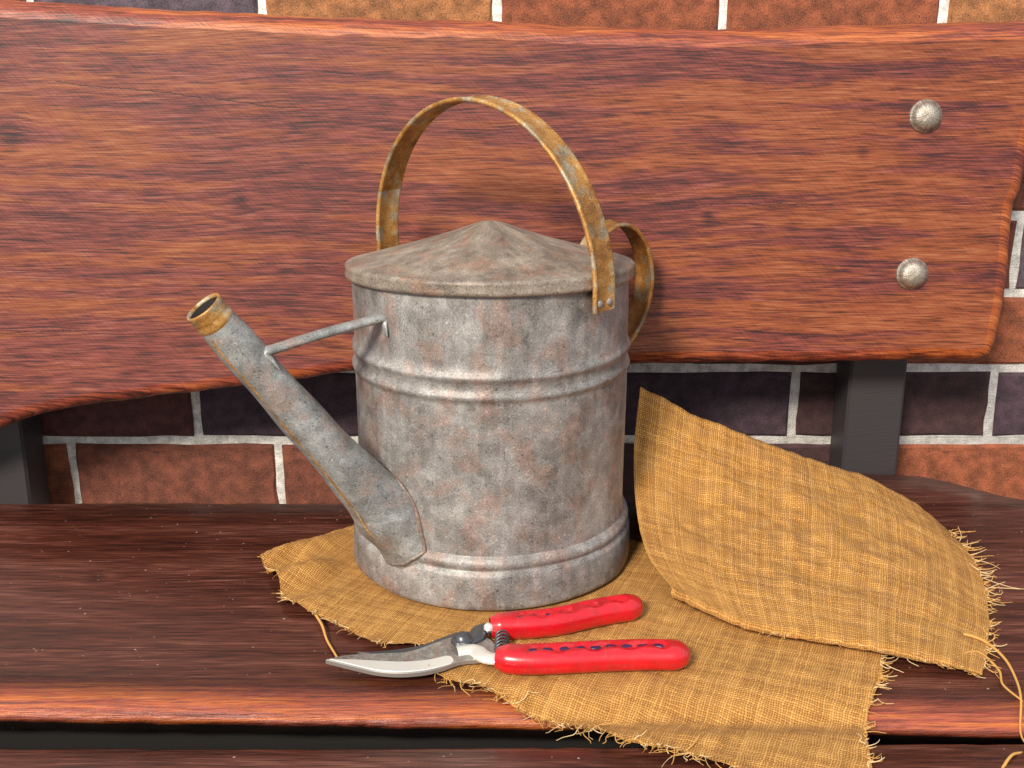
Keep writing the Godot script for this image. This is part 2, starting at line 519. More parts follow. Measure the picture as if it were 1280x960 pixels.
func brick_mesh(w: float, h: float) -> SurfaceTool:
	var st := new_st()
	st.set_smooth_group(-1)
	var c := 0.0028
	var d := 0.05
	var x := w / 2; var y := h / 2
	var f := PackedVector2Array(); var o := PackedVector2Array()
	var corner := [Vector2(-x, -y), Vector2(x, -y), Vector2(x, y), Vector2(-x, y)]
	for q in 4:   # slightly worn, uneven arrises
		var n := 7 if q % 2 == 0 else 4
		for k in n:
			var p: Vector2 = corner[q].lerp(corner[(q + 1) % 4], k / float(n))
			var j := Vector2(rng.randf_range(-1, 1), rng.randf_range(-1, 1)) * (0.0024 if rng.randf() < 0.12 else 0.0010)
			o.append(p + j)
			var inn := c * rng.randf_range(0.7, 1.6)
			f.append(Vector2(clampf(p.x + j.x, -x + inn, x - inn), clampf(p.y + j.y, -y + inn, y - inn)))
	var v := func(p, z): return Vector3(p.x, p.y, z)
	for i in f.size():
		var j := (i + 1) % f.size()
		tri(st, Vector3(0, 0, 0.0003), v.call(f[j], 0), v.call(f[i], 0))
		tri(st, v.call(f[i], 0), v.call(f[j], 0), v.call(o[j], -c)); tri(st, v.call(f[i], 0), v.call(o[j], -c), v.call(o[i], -c))
		tri(st, v.call(o[i], -c), v.call(o[j], -c), v.call(o[j], -d)); tri(st, v.call(o[i], -c), v.call(o[j], -d), v.call(o[i], -d))
	return st

func wall():
	var t := thing("brick_wall", Vector3(0, -0.46, -1.357), "red and dark brown brick wall with pale mortar behind the bench", "wall")
	var st := new_st()
	var bm := BoxMesh.new()
	bm.size = Vector3(2.5, 1.35, 0.11)
	st.append_from(bm, 0, Transform3D(Basis(), Vector3(0, 0.675, -0.0585)))
	put("mortar", st, M.mortar, t)
	# row k lies between bed joints at 0.0126 + 0.0885 k above the seat; joints across each row
	var rows := {
		-1: [-1.0, -0.763, -0.519, -0.2746, -0.035, 0.2, 0.435, 0.672, 0.91],
		0: [-1.06, -0.828, -0.598, -0.368, -0.136, 0.096, 0.328, 0.558, 0.79, 1.02],
		1: [-1.0, -0.755, -0.515, -0.27, -0.03, 0.205, 0.435, 0.68, 0.92],
		2: [-1.05, -0.83, -0.6, -0.365, -0.13, 0.1, 0.33, 0.565, 0.8, 1.03],
		3: [-1.0, -0.755, -0.515, -0.27, -0.03, 0.205, 0.44, 0.68, 0.92],
		4: [-1.05, -0.83, -0.6, -0.365, -0.13, 0.1, 0.33, 0.565, 0.8, 1.03],
		5: [-1.0, -0.752, -0.51, -0.2646, -0.016, 0.2233, 0.4558, 0.69, 0.93],
		6: [-1.05, -0.83, -0.6, -0.365, -0.13, 0.1, 0.33, 0.565, 0.8, 1.03]}
	var tone := {
		-1: [0, 2, 3, 3, 1, 1, 2, 2, 0], 0: [1, 0, 0, 6, 1, 6, 1, 6, 0, 0], 1: [3, 2, 0, 1, 3, 0, 2, 2, 0], 2: [3, 0, 3, 0, 1, 0, 3, 4, 3, 0],
		3: [2, 3, 0, 3, 2, 0, 3, 2, 0], 4: [0, 3, 2, 0, 3, 2, 0, 3, 0, 1], 5: [3, 2, 4, 5, 2, 2, 5, 3, 0], 6: [0, 3, 2, 3, 0, 2, 3, 0, 2, 3]}
	var J := 0.0095
	for k in rows:
		var r: Array = rows[k]
		for i in r.size() - 1:
			var w: float = r[i + 1] - r[i] - J
			var s := brick_mesh(w, 0.0885 - 0.0105)
			var o := put("brick", s, M.bricks[tone[k][i]], t)
			o.position = Vector3((r[i] + r[i + 1]) / 2, 0.0126 + 0.0885 * (k + 0.5) + 0.46, rng.randf_range(-0.001, 0.0015))
			o.rotation_degrees = Vector3(rng.randf_range(-0.3, 0.3), rng.randf_range(-0.3, 0.3), rng.randf_range(-0.25, 0.25))

# ------------------------------------------------------------------ the bench
func bench():
	var t := thing("wooden_bench", Vector3(0, 0, -1.2), "dark brown slab wood bench with a reddish live-edge backrest plank", "bench")
	var off := Vector3(0, 0, 1.2)
	# backrest: outline in its own plane (x, height), leaning back
	var top := [Vector2(-0.75, 0.522), Vector2(-0.567, 0.513), Vector2(-0.498, 0.507), Vector2(-0.448, 0.504), Vector2(-0.374, 0.499), Vector2(-0.304, 0.496), Vector2(-0.245, 0.493), Vector2(-0.148, 0.489), Vector2(-0.015, 0.486), Vector2(0.078, 0.481), Vector2(0.206, 0.479), Vector2(0.312, 0.482), Vector2(0.422, 0.485), Vector2(0.523, 0.487), Vector2(0.535, 0.48), Vector2(0.527, 0.42), Vector2(0.519, 0.362), Vector2(0.516, 0.323), Vector2(0.510, 0.305), Vector2(0.510, 0.234), Vector2(0.507, 0.193), Vector2(0.501, 0.159), Vector2(0.484, 0.148), Vector2(0.397, 0.147), Vector2(0.298, 0.145), Vector2(0.116, 0.143), Vector2(-0.033, 0.141), Vector2(-0.166, 0.135), Vector2(-0.213, 0.128), Vector2(-0.279, 0.120), Vector2(-0.340, 0.112), Vector2(-0.414, 0.103), Vector2(-0.481, 0.093), Vector2(-0.536, 0.076), Vector2(-0.614, 0.048), Vector2(-0.75, 0.0), Vector2(-0.75, 0.522)]
	var o := smooth_path2(top, 240)
	o.remove_at(o.size() - 1)
	var n := o.size()
	var nz := FastNoiseLite.new()
	nz.frequency = 9.0
	for i in n: o[i] += Vector2(0, nz.get_noise_2d(o[i].x * 3.0, o[i].y * 3.0)) * 0.0022
	var lean := func(p: Vector2, depth: float) -> Vector3: return Vector3(p.x, p.y, -(1.222 + (p.y - 0.15) * 0.09) - depth) + off
	var rings := []
	for q in [[0.016, 0.0], [0.011, 0.0012], [0.006, 0.0042], [0.002, 0.010], [0.0, 0.018], [0.001, 0.034], [0.006, 0.044]]:
		var r := []
		for i in n:
			var e: Vector2 = (o[(i + 2) % n] - o[(i + n - 2) % n]).normalized()
			r.append(o[i] + Vector2(e.y, -e.x) * q[0])   # the outline runs clockwise
		rings.append([r, q[1]])
	var st := new_st()
	var face := PackedVector2Array(rings[0][0])
	var ids := Geometry2D.triangulate_polygon(face)
	for k in range(0, ids.size(), 3):
		var a := face[ids[k]]; var b := face[ids[k + 1]]; var c := face[ids[k + 2]]
		if (b - a).cross(c - a) > 0.0:
			var s := b; b = c; c = s
		tri(st, lean.call(a, 0.0), lean.call(b, 0.0), lean.call(c, 0.0), a + Vector2(0.7, 0), b + Vector2(0.7, 0), c + Vector2(0.7, 0))
	var back := put("backrest", st, M.back, t)
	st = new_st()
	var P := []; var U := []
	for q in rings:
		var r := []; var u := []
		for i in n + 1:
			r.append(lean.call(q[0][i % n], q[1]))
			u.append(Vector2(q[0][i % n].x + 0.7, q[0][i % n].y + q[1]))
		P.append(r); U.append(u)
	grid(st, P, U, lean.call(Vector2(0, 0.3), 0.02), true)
	var bk := PackedVector2Array(rings[6][0])
	ids = Geometry2D.triangulate_polygon(bk)
	for k in range(0, ids.size(), 3):
		var a := bk[ids[k]]; var b := bk[ids[k + 1]]; var c := bk[ids[k + 2]]
		if (b - a).cross(c - a) < 0.0:
			var s := b; b = c; c = s
		tri(st, lean.call(a, 0.044), lean.call(b, 0.044), lean.call(c, 0.044), a, b, c)
	put("lit_worn_edge", st, M.back_edge, back)  # lighter orange: worn varnish, with the highlight of the rounded edge painted in
	for p in [Vector2(0.410, 0.397), Vector2(0.4075, 0.2407)]:
		st = new_st()
		lathe(st, [Vector2(0.0165, -0.002), Vector2(0.0165, 0.0012), Vector2(0.0158, 0.0022), Vector2(0.0145, 0.0028), Vector2(0.0138, 0.0055), Vector2(0.0115, 0.0085), Vector2(0.0075, 0.0106), Vector2(0.003, 0.0114), Vector2(0.0, 0.0115)], 28, func(_a, _y): return 0.0)
		var b := put("bolt", st, M.bolt, t)
		b.position = lean.call(p, 0.0)
		b.rotation_degrees = Vector3(90 - 5.1, 0, 0)
	# seat: a wide rear slab with a natural back edge, then the front slab
	var back_z := func(x: float) -> float:
		var z := 1.208
		z += 0.086 * smoothstep(0.30, 0.37, x)
		z -= 0.005 * smoothstep(0.38, 0.44, x) + 0.075 * smoothstep(0.44, 0.56, x)
		return z + nz.get_noise_2d(x * 4.0, 3.0) * 0.003
	var front_z := func(x: float) -> float: return 0.8055 - 0.028 * x + nz.get_noise_2d(x * 3.0, 9.0) * 0.0025
	plank(t, off, back_z, front_z, 0.0, 0.045, 0.0)
	var rear2 := func(x: float) -> float: return 0.7685 + 0.003 * sin(x * 5.0 - 0.4) + nz.get_noise_2d(x * 3.0, 19.0) * 0.002
	plank(t, off, rear2, func(_x): return 0.46, -0.001, 0.045, 0.3)
	# block added under the seat to keep the gap between the slabs dark
	var gap_blocker := new_st()
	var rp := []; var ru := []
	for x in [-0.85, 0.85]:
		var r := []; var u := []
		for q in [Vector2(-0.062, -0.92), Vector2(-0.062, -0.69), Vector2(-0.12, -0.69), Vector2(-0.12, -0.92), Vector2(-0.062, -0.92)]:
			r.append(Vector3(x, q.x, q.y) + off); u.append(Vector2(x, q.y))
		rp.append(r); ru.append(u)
	gap_blocker.set_smooth_group(-1)
	grid(gap_blocker, rp, ru, Vector3(0, -0.073, -0.80) + off, true)
	put("gap_blocker", gap_blocker, std(0.9, Color(0.010, 0.008, 0.007)), t)  # near-black colour stands in for the shade under the seat
	# posts that carry the backrest
	for x in [[-0.6065, -0.5455], [0.3705, 0.4330]]:
		st = new_st()
		st.set_smooth_group(-1)
		var c := 0.003
		var s := [Vector2(x[0], -1.345), Vector2(x[1], -1.345), Vector2(x[1], -1.290 - c), Vector2(x[1] - c, -1.290), Vector2(x[0] + c, -1.290), Vector2(x[0], -1.290 - c)]
		var rows := []; var us := []
		for y in [-0.46, 0.46]:
			var r := []; var u := []
			for k in s.size() + 1:
				r.append(Vector3(s[k % 6].x, y, s[k % 6].y) + off); u.append(Vector2(y, k * 0.02))
			rows.append(r); us.append(u)
		grid(st, rows, us, Vector3((x[0] + x[1]) / 2, 0, -1.317) + off, true)
		put("post", st, M.post, t)

func plank(t: Node3D, off: Vector3, back_z: Callable, front_z: Callable, y: float, th: float, shift: float):
	var P := []; var U := []; var Q := []; var V := []
	for i in 121:
		var x := -0.85 + 1.7 * i / 120.0
		var b: float = back_z.call(x); var f: float = front_z.call(x)
		var r := []; var u := []
		var prof := [Vector2(b - 0.01, y - th), Vector2(b, y - th * 0.6), Vector2(b, y - 0.010), Vector2(b - 0.003, y - 0.003), Vector2(b - 0.009, y)]
		for k in range(1, 9): prof.append(Vector2(lerpf(b - 0.009, f + 0.040, k / 8.0), y))
		for p in prof:
			r.append(Vector3(x, p.y, -p.x) + off); u.append(Vector2(x + 0.75, (1.3 - p.x) + shift + (y - p.y) * 0.5))
		P.append(r); U.append(u)
		r = []; u = []
		var edge := [Vector2(f + 0.040, y), Vector2(f + 0.030, y - 0.0005), Vector2(f + 0.021, y - 0.0018), Vector2(f + 0.012, y - 0.0042), Vector2(f + 0.005, y - 0.0072), Vector2(f + 0.001, y - 0.0105), Vector2(f, y - 0.0135), Vector2(f + 0.003, y - 0.0175), Vector2(f + 0.010, y - 0.023), Vector2(f + 0.022, y - 0.030), Vector2(f + 0.034, y - th), Vector2(b - 0.01, y - th)]
		for p in edge:
			r.append(Vector3(x, p.y, -p.x) + off); u.append(Vector2(x + 0.75, (1.3 - p.x) + (y - p.y)))
		Q.append(r); V.append(u)
	var mid := Vector3(0, y - th / 2, -(back_z.call(0.0) + front_z.call(0.0)) / 2) + off
	var st := new_st()
	grid(st, P, U, mid, true)
	var o := put("seat_plank", st, M.seat, t)
	st = new_st()
	for k in 12: row_tint.append(Color.WHITE * [0.17, 0.28, 0.62, 0.95, 1.0, 0.95, 0.7, 0.45, 0.3, 0.25, 0.2, 0.2][k])  # sky light on the roundover painted in with its wear, dark again below
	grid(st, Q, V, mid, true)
	put("lit_worn_edge", st, M.seat_edge if shift == 0.0 else M.seat, o)

# ------------------------------------------------------------------ the watering can
func watering_can():
	var t := thing("watering_can", CAN, "old galvanised grey watering can with a long spout and arched rusty handle", "watering can")
	var nz := FastNoiseLite.new()
	nz.frequency = 1.0
	nz.seed = 5
	var wob := func(a: float, y: float) -> float: return nz.get_noise_3d(cos(a) * 1.6, sin(a) * 1.6, y * 14.0) * 0.010 + nz.get_noise_3d(cos(a) * 6.0, sin(a) * 6.0, y * 40.0) * 0.0016
	var body := [Vector2(0.1245, 0.0545)]
	for k in 9: body.append(Vector2(0.1238, 0.065 + 0.0155 * k))
	for c in [0.1965, 0.2130]:
		for q in [[-0.0055, 0.0], [-0.0035, 0.0012], [-0.0015, 0.0024], [0.0, 0.0028], [0.0015, 0.0024], [0.0035, 0.0012], [0.0055, 0.0]]:
			body.append(Vector2(0.1237 + q[1], c + q[0]))
	for k in 4: body.append(Vector2(0.1234, 0.225 + 0.0140 * k))
	body.append(Vector2(0.1234, 0.2745))
	var st := new_st()
	lathe(st, body, 128, wob, func(p): return p.z * 0.075 * smoothstep(0.240, 0.272, p.y))
	put("body", st, M.zinc, t)
	st = new_st()
	lathe(st, [Vector2(0.0, 0.010), Vector2(0.118, 0.010), Vector2(0.126, 0.0062), Vector2(0.1295, 0.0058), Vector2(0.1315, 0.0075), Vector2(0.1318, 0.011), Vector2(0.1312, 0.024), Vector2(0.1310, 0.0365), Vector2(0.1300, 0.0395), Vector2(0.1275, 0.0412), Vector2(0.1272, 0.0428), Vector2(0.1288, 0.0445), Vector2(0.1292, 0.0475), Vector2(0.1282, 0.0505), Vector2(0.1255, 0.0530), Vector2(0.1240, 0.0550)], 128, wob)
	put("base_ring", st, M.zinc, t)
	st = new_st()
	var cone := [Vector2(0.1220, 0.2726), Vector2(0.1266, 0.2726), Vector2(0.1288, 0.2740), Vector2(0.1292, 0.2765), Vector2(0.1284, 0.2795), Vector2(0.1290, 0.2820), Vector2(0.1286, 0.2845), Vector2(0.1266, 0.2858)]
	cone += smooth_path2([Vector2(0.1245, 0.2862), Vector2(0.095, 0.2940), Vector2(0.063, 0.3026), Vector2(0.032, 0.3122), Vector2(0.016, 0.3178), Vector2(0.010, 0.3198)], 14)
	cone += [Vector2(0.006, 0.3207), Vector2(0.0, 0.3209)]
	lathe(st, cone, 128, wob)
	var lid := put("lid", st, M.lid, t)   # sits a little askew
	lid.rotation_degrees = Vector3(-4.3, 0, 0)
	lid.position = Vector3(0, 0.28, 0) - lid.basis * Vector3(0, 0.28, 0)
	# spout: runs out towards the front left
	var az := deg_to_rad(44.0)
	var up := Vector3.UP
	var inside := Vector3(-0.0590, 0.0400, 0.0800)
	var mouth := Vector3(-0.2163, 0.2740, 0.1500)
	var s := Vector3(mouth.x - inside.x, 0, mouth.z - inside.z).normalized()
	var path := []
	for k in 41: path.append(inside.lerp(mouth, k / 40.0) - up * 0.003 * sin(PI * k / 40.0))
	st = new_st()
	var spr := func(k: float) -> float: return 0.0300 * (1.0 - k) + 0.0146 * k - 0.0035 * sin(PI * clampf(k * 1.1, 0, 1)) + 0.0005 * sin(k * 23.0) + 0.0045 * exp(-pow((k - 0.20) / 0.055, 2.0))
	sweep(st, path, func(k): return ring(spr.call(k), spr.call(k) * 1.04, 32))
	var sp := put("spout", st, M.spout, t)
	var axis: Vector3 = (path[40] - path[36]).normalized()
	var tip: Vector3 = path[40]
	st = new_st()   # collar at the mouth
	var cp := []
	for k in 9: cp.append(tip + axis * (-0.010 + 0.018 * k / 8.0))
	var cr := [0.0148, 0.0157, 0.0158, 0.0151, 0.0150, 0.0158, 0.0152, 0.0161, 0.0158]
	sweep(st, cp, func(k): return ring(cr[int(round(k * 8))], cr[int(round(k * 8))], 32))
	var lip := []
	for k in 5: lip.append(cp[8] + axis * (-0.0001 - 0.0007 * k))
	var rim := []; var ru := []
	for rr in [0.0158, 0.0154, 0.0142, 0.0138]:
		var r := []; var u := []
		var z := {0.0158: 0.0, 0.0154: 0.0010, 0.0142: 0.0009, 0.0138: -0.0016}
		var e1 := axis.cross(Vector3.UP).normalized(); var e2 := e1.cross(axis).normalized()
		for k in 33: r.append(cp[8] + axis * z[rr] + (e1 * cos(TAU * k / 32.0) + e2 * sin(TAU * k / 32.0)) * rr); u.append(Vector2(k * 0.003, rr))
		rim.append(r); ru.append(u)
	grid(st, rim, ru, axis)
	put("spout_collar", st, M.strap, sp)
	st = new_st()   # the hollow behind the mouth
	var hollow := []; var hu := []
	for q in [[0.0138, -0.0016], [0.0132, -0.012], [0.0126, -0.035], [0.0, -0.036]]:
		var r := []; var u := []
		var e1 := axis.cross(Vector3.UP).normalized(); var e2 := e1.cross(axis).normalized()
		for k in 33: r.append(cp[8] + axis * q[1] + (e1 * cos(TAU * k / 32.0) + e2 * sin(TAU * k / 32.0)) * q[0]); u.append(Vector2())
		hollow.append(r); hu.append(u)
	grid(st, hollow, hu, axis)
	put("spout_mouth", st, M.hollow, sp)
	st = new_st()   # soldered seam along the spout
	var sm := []
	for k in range(5, 39):
		var kk := k / 40.0
		var side := axis.cross(up).normalized()
		var nrm := side.cross(axis).normalized()
		sm.append(path[k] - (side * 0.62 + nrm * 0.78) * -1.0 * 0.0 + (-nrm * 0.62 + Vector3(0.0, 0, 1.0) * 0.62).normalized() * spr.call(kk) * 1.0)
	sweep(st, sm, func(_k): return ring(0.0024, 0.0010, 8))
	put("seam", st, M.strap, sp)
	# solder bead where the spout meets the body
	var bead := []
	var bs := axis.cross(up).normalized(); var bn := bs.cross(axis).normalized()
	for q in 49:
		var th := TAU * (q % 48) / 48.0
		var hit := Vector3.ZERO
		for k in 400:
			var kk := 0.06 + k / 400.0 * 0.5
			var p: Vector3 = inside.lerp(mouth, kk) - up * 0.003 * sin(PI * kk) + (bs * cos(th) + bn * sin(th)) * spr.call(kk) * 1.02
			var rr := 0.1305 if p.y < 0.043 else 0.1240
			if Vector2(p.x, p.z).length() > rr:
				hit = p
				break
		bead.append(hit)
	st = new_st()
	sweep(st, bead, func(k): return ring(0.0021 + 0.0006 * sin(k * 47.0), 0.0021 + 0.0005 * cos(k * 61.0), 8))
	put("solder_bead", st, M.solder, sp)
	# brace between spout and body
	st = new_st()
	var b0: Vector3 = path[33] + Vector3(0.011, 0.009, 0.002); var b1 := Vector3(-cos(az) * 0.1232, 0.2550, sin(az) * 0.1232)
	var bp := [b0 - axis * 0.016, b0 - axis * 0.008 + up * 0.0005]
	for k in 13: bp.append(b0.lerp(b1, k / 12.0) + up * (0.0012 * sin(PI * k / 12.0)))
	bp.append(b1 + Vector3(0.0003, -0.006, -0.0003)); bp.append(b1 + Vector3(0.0003, -0.014, -0.0003))
	sweep(st, smooth_path(bp, 60), func(k):
		var e := smoothstep(0.78, 1.0, absf(k - 0.5) * 2.0)
		return ring(0.0068 + 0.0035 * e, 0.0038 - 0.0026 * e, 12), s.cross(up))
	put("brace", st, M.spout, t)
	# arched carrying handle, across the can, with rolled edges
	var strap := func(w: float, th: float, roll: float) -> Array:
		var r := []
		for k in 7: r.append(Vector2(w - roll, 0) + Vector2(cos(deg_to_rad(-150 + 50 * k)), sin(deg_to_rad(-150 + 50 * k))) * roll)
		r.append(Vector2(0.0, th))
		for k in 7: r.append(Vector2(-w + roll, 0) + Vector2(cos(deg_to_rad(30 + 50 * k)), sin(deg_to_rad(30 + 50 * k))) * roll)
		r.append(Vector2(0.0, -th))
		return r
	var fr := Vector3(sin(deg_to_rad(46.5)), 0, cos(deg_to_rad(46.5))) * 0.1312
	var fl := Vector3(-sin(deg_to_rad(49.5)), 0, -cos(deg_to_rad(49.5))) * 0.1312
	var hc := (fr + fl) / 2; var hd := (fr - fl) / 2
	var h := hd.normalized()
	var sw := h.cross(up)
	var hp := []
	for k in 5: hp.append(fr + up * (0.262 + 0.0046 * k))
	for k in range(0, 61):
		var a := PI * k / 60.0
		hp.append(hc + hd * cos(a) - h * 0.011 * sin(a) + up * (0.285 + 0.1415 * sin(a)))
	for k in range(1, 6): hp.append(fl + up * (0.285 - 0.0046 * k))
	st = new_st()
	sweep(st, hp, func(_k): return strap.call(0.0138, 0.0010, 0.0022), sw)
	var ha := put("arched_handle", st, M.strap, t)
	for sd in [1.0, -1.0]:
		for q in [0.0065, -0.0065]:
			st = new_st()
			lathe(st, [Vector2(0.0036, -0.001), Vector2(0.0034, 0.0008), Vector2(0.0026, 0.0018), Vector2(0.0013, 0.0024), Vector2(0.0, 0.0025)], 14, func(_a, _y): return 0.0)
			var rv := put("rivet", st, M.zinc, ha)
			rv.position = (fr if sd > 0.0 else fl) * 1.006 + up * 0.2690 + sw * q
			rv.basis = Basis(sw, h * sd, sw.cross(h * sd))
	# small rear handle
	var bz := deg_to_rad(38.0)
	var b := Vector3(cos(bz), 0, -sin(bz))
	var rp := []
	for q in [Vector2(0.116, 0.282), Vector2(0.128, 0.295), Vector2(0.148, 0.3025), Vector2(0.168, 0.296), Vector2(0.184, 0.277), Vector2(0.192, 0.250), Vector2(0.190, 0.225), Vector2(0.179, 0.200), Vector2(0.160, 0.179), Vector2(0.138, 0.164), Vector2(0.1235, 0.158)]:
		rp.append(b * q.x + up * q.y)
	st = new_st()
	sweep(st, smooth_path(rp, 60), func(_k): return strap.call(0.0125, 0.0010, 0.0022), b.cross(up))
	put("rear_handle", st, M.strap_dark, t)

# ------------------------------------------------------------------ the sack
func seat_y(x: float, d: float) -> float:
	var f := 0.8055 - 0.028 * x
	var e := clampf((f + 0.036 - d) / 0.036, 0.0, 1.0)
	var y := -0.012 * e * e
	if d < f: y = lerpf(-0.012, -0.001, smoothstep(f, f - 0.036, d))
	return y

func burlap():
	var t := thing("burlap_sack", Vector3(0.05, 0, -0.95), "tan burlap sack folded and frayed, spread under the watering can", "sack")
	var off := -t.position
	var nz := FastNoiseLite.new()
	nz.seed = 3
	nz.frequency = 1.0
	var low := PackedVector2Array([Vector2(-0.235, -1.046), Vector2(-0.220, -1.072), Vector2(-0.200, -1.091), Vector2(-0.157, -1.137), Vector2(-0.033, -1.167), Vector2(0.065, -1.146), Vector2(0.132, -1.09), Vector2(0.255, -1.04), Vector2(0.310, -0.94), Vector2(0.301, -0.884), Vector2(0.287, -0.842), Vector2(0.268, -0.808), Vector2(0.255, -0.766), Vector2(0.248, -0.728), Vector2(0.238, -0.67), Vector2(0.195, -0.67), Vector2(0.150, -0.732), Vector2(0.116, -0.749), Vector2(0.082, -0.761), Vector2(0.063, -0.776), Vector2(0.041, -0.794), Vector2(0.007, -0.810), Vector2(-0.025, -0.834), Vector2(-0.050, -0.843), Vector2(-0.059, -0.854), Vector2(-0.056, -0.876), Vector2(-0.065, -0.896), Vector2(-0.111, -0.897), Vector2(-0.133, -0.916), Vector2(-0.163, -0.942), Vector2(-0.202, -0.971), Vector2(-0.208, -0.997)])
	var hgt := func(x: float, z: float) -> float:
		var y := seat_y(x, -z) + 0.0032
		var can := Vector2(x + 0.0193, z + 1.0822).length()
		var free := smoothstep(0.125, 0.175, can)
		var w := nz.get_noise_2d(x * 26.0, z * 26.0) * 0.5 + 0.5
		y += free * (0.0035 * w * w + 0.0012 * (nz.get_noise_2d(x * 70.0, z * 70.0) + 1.0))
		# folds at the left corner, pinched under the can
		var l := smoothstep(-0.13, -0.19, x) * free
		var q := (z + 1.03) * 0.75 + (x + 0.2) * 0.55
		y += l * (0.012 * exp(-pow((q - 0.012) / 0.014, 2.0)) + 0.009 * exp(-pow((q + 0.035) / 0.012, 2.0)) + 0.006 * exp(-pow((q - 0.060) / 0.010, 2.0)))
		return y
	var uvf := func(x: float, z: float) -> Vector2: return Vector2(x * 0.93 + z * 0.37, z * 0.93 - x * 0.37)
	var st := new_st()
	var G := 0.005
	for i in range(-50, 66):
		for j in range(-236, -130):
			var x := i * G; var z := j * G
			var cell := PackedVector2Array([Vector2(x, z), Vector2(x + G, z), Vector2(x + G, z + G), Vector2(x, z + G)])
			var ins := 0
			for c in cell:
				if Geometry2D.is_point_in_polygon(c, low): ins += 1
			if ins == 0: continue
			var polys: Array = [cell] if ins == 4 else Geometry2D.intersect_polygons(cell, low)
			for poly in polys:
				for k in range(1, poly.size() - 1):
					var a: Vector2 = poly[0]; var b: Vector2 = poly[k]; var c: Vector2 = poly[k + 1]
					if (b - a).cross(c - a) < 0.0:
						var sw := b; b = c; c = sw
					tri(st, Vector3(a.x, hgt.call(a.x, a.y), a.y) + off, Vector3(b.x, hgt.call(b.x, b.y), b.y) + off, Vector3(c.x, hgt.call(c.x, c.y), c.y) + off, uvf.call(a.x, a.y), uvf.call(b.x, b.y), uvf.call(c.x, c.y))
	put("lower_layer", st, M.burlap, t)
	# upper fold: heaped behind the can against the backrest, falling to the right and the front
	var ridge := smooth_path([Vector3(0.128, 0.139, -1.170), Vector3(0.157, 0.123, -1.175), Vector3(0.186, 0.105, -1.180), Vector3(0.215, 0.093, -1.185), Vector3(0.259, 0.073, -1.190), Vector3(0.326, 0.047, -1.195), Vector3(0.368, 0.032, -1.200), Vector3(0.393, 0.021, -1.190), Vector3(0.414, 0.014, -1.170), Vector3(0.430, 0.009, -1.111)], 90)
	var front := smooth_path([Vector3(0.139, 0.020, -0.967), Vector3(0.163, 0.020, -0.939), Vector3(0.198, 0.019, -0.907), Vector3(0.247, 0.018, -0.891), Vector3(0.294, 0.016, -0.877), Vector3(0.341, 0.012, -0.862), Vector3(0.368, 0.007, -0.850)], 90)
	var left := smooth_path([Vector3(0.128, 0.139, -1.170), Vector3(0.120, 0.087, -1.135), Vector3(0.117, 0.053, -1.075), Vector3(0.121, 0.034, -1.010), Vector3(0.139, 0.020, -0.967)], 70)
	var right := smooth_path([Vector3(0.430, 0.009, -1.111), Vector3(0.433, 0.007, -1.057), Vector3(0.424, 0.006, -0.999), Vector3(0.401, 0.006, -0.925), Vector3(0.368, 0.007, -0.850)], 70)
	var P := []; var U := []
	for i in 71:
		var v := i / 70.0
		var r := []; var u := []
		for j in 91:
			var w := j / 90.0
			var p: Vector3 = ridge[j] * (1 - v) + front[j] * v + left[i] * (1 - w) + right[i] * w - (ridge[0] * (1 - v) * (1 - w) + ridge[90] * (1 - v) * w + front[0] * v * (1 - w) + front[90] * v * w)
			var inner := sin(PI * v) * sin(PI * clampf(w * 1.02, 0, 1))
			var bump := nz.get_noise_2d(p.x * 10.0 + 4.0, p.z * 10.0) * 0.011 + nz.get_noise_2d(p.x * 24.0, p.z * 14.0) * 0.001 - 0.0012 * (1.0 - absf(nz.get_noise_2d(p.x * 9.0 - p.z * 6.0, p.z * 5.0 + p.x * 3.0)) * 6.0 if absf(nz.get_noise_2d(p.x * 9.0 - p.z * 6.0, p.z * 5.0 + p.x * 3.0)) < 0.166 else 0.0)
			p += Vector3(0, 0.85, 0.5) * bump * pow(maxf(inner, 0.0), 0.6)
			p.y += 0.010 * inner
			p += Vector3(0, 1, 0.3) * nz.get_noise_2d(p.x * 60.0, p.z * 60.0) * 0.0016
			p.y = maxf(p.y, 0.006)
			r.append(p + off)
			u.append(Vector2(w * 0.335, v * 0.245))
		P.append(r); U.append(u)
	# behind the ridge the cloth drops, in front it turns under
	var b1 := []; var b2 := []; var ub1 := []; var ub2 := []
	for j in 91:
		var rp: Vector3 = P[0][j] - off
		b1.append(Vector3(rp.x, maxf(rp.y - 0.006, 0.006), rp.z - 0.008) + off); ub1.append(U[0][j] + Vector2(0, -0.01))
		b2.append(Vector3(rp.x, 0.003, rp.z - 0.02) + off); ub2.append(U[0][j] + Vector2(0, -0.01 - rp.y))
	P.push_front(b1); U.push_front(ub1); P.push_front(b2); U.push_front(ub2)
	var last: Array = P[P.size() - 1].duplicate()
	for q in [[0.0028, -0.0030], [0.0025, -0.0062], [-0.004, -0.0088], [-0.02, -0.0095]]:
		var r := []; var u := []
		for j in 91:
			var p: Vector3 = last[j] - off
			var fl := 1.0 - smoothstep(0.8, 1.0, j / 90.0) * 0.7
			r.append(Vector3(p.x - q[0] * 0.4, maxf(p.y + q[1] * fl, 0.0045), p.z + q[0]) + off); u.append(U[U.size() - 1][j] + Vector2(0, absf(q[1]) * 0.5 + absf(q[0]) * 0.5))
		P.append(r); U.append(u)
	st = new_st()
	grid(st, P, U, Vector3(0, 1, 0.3))
	put("upper_fold", st, M.burlap, t)
	# frayed edges
	st = new_st()
	var st2 := new_st()
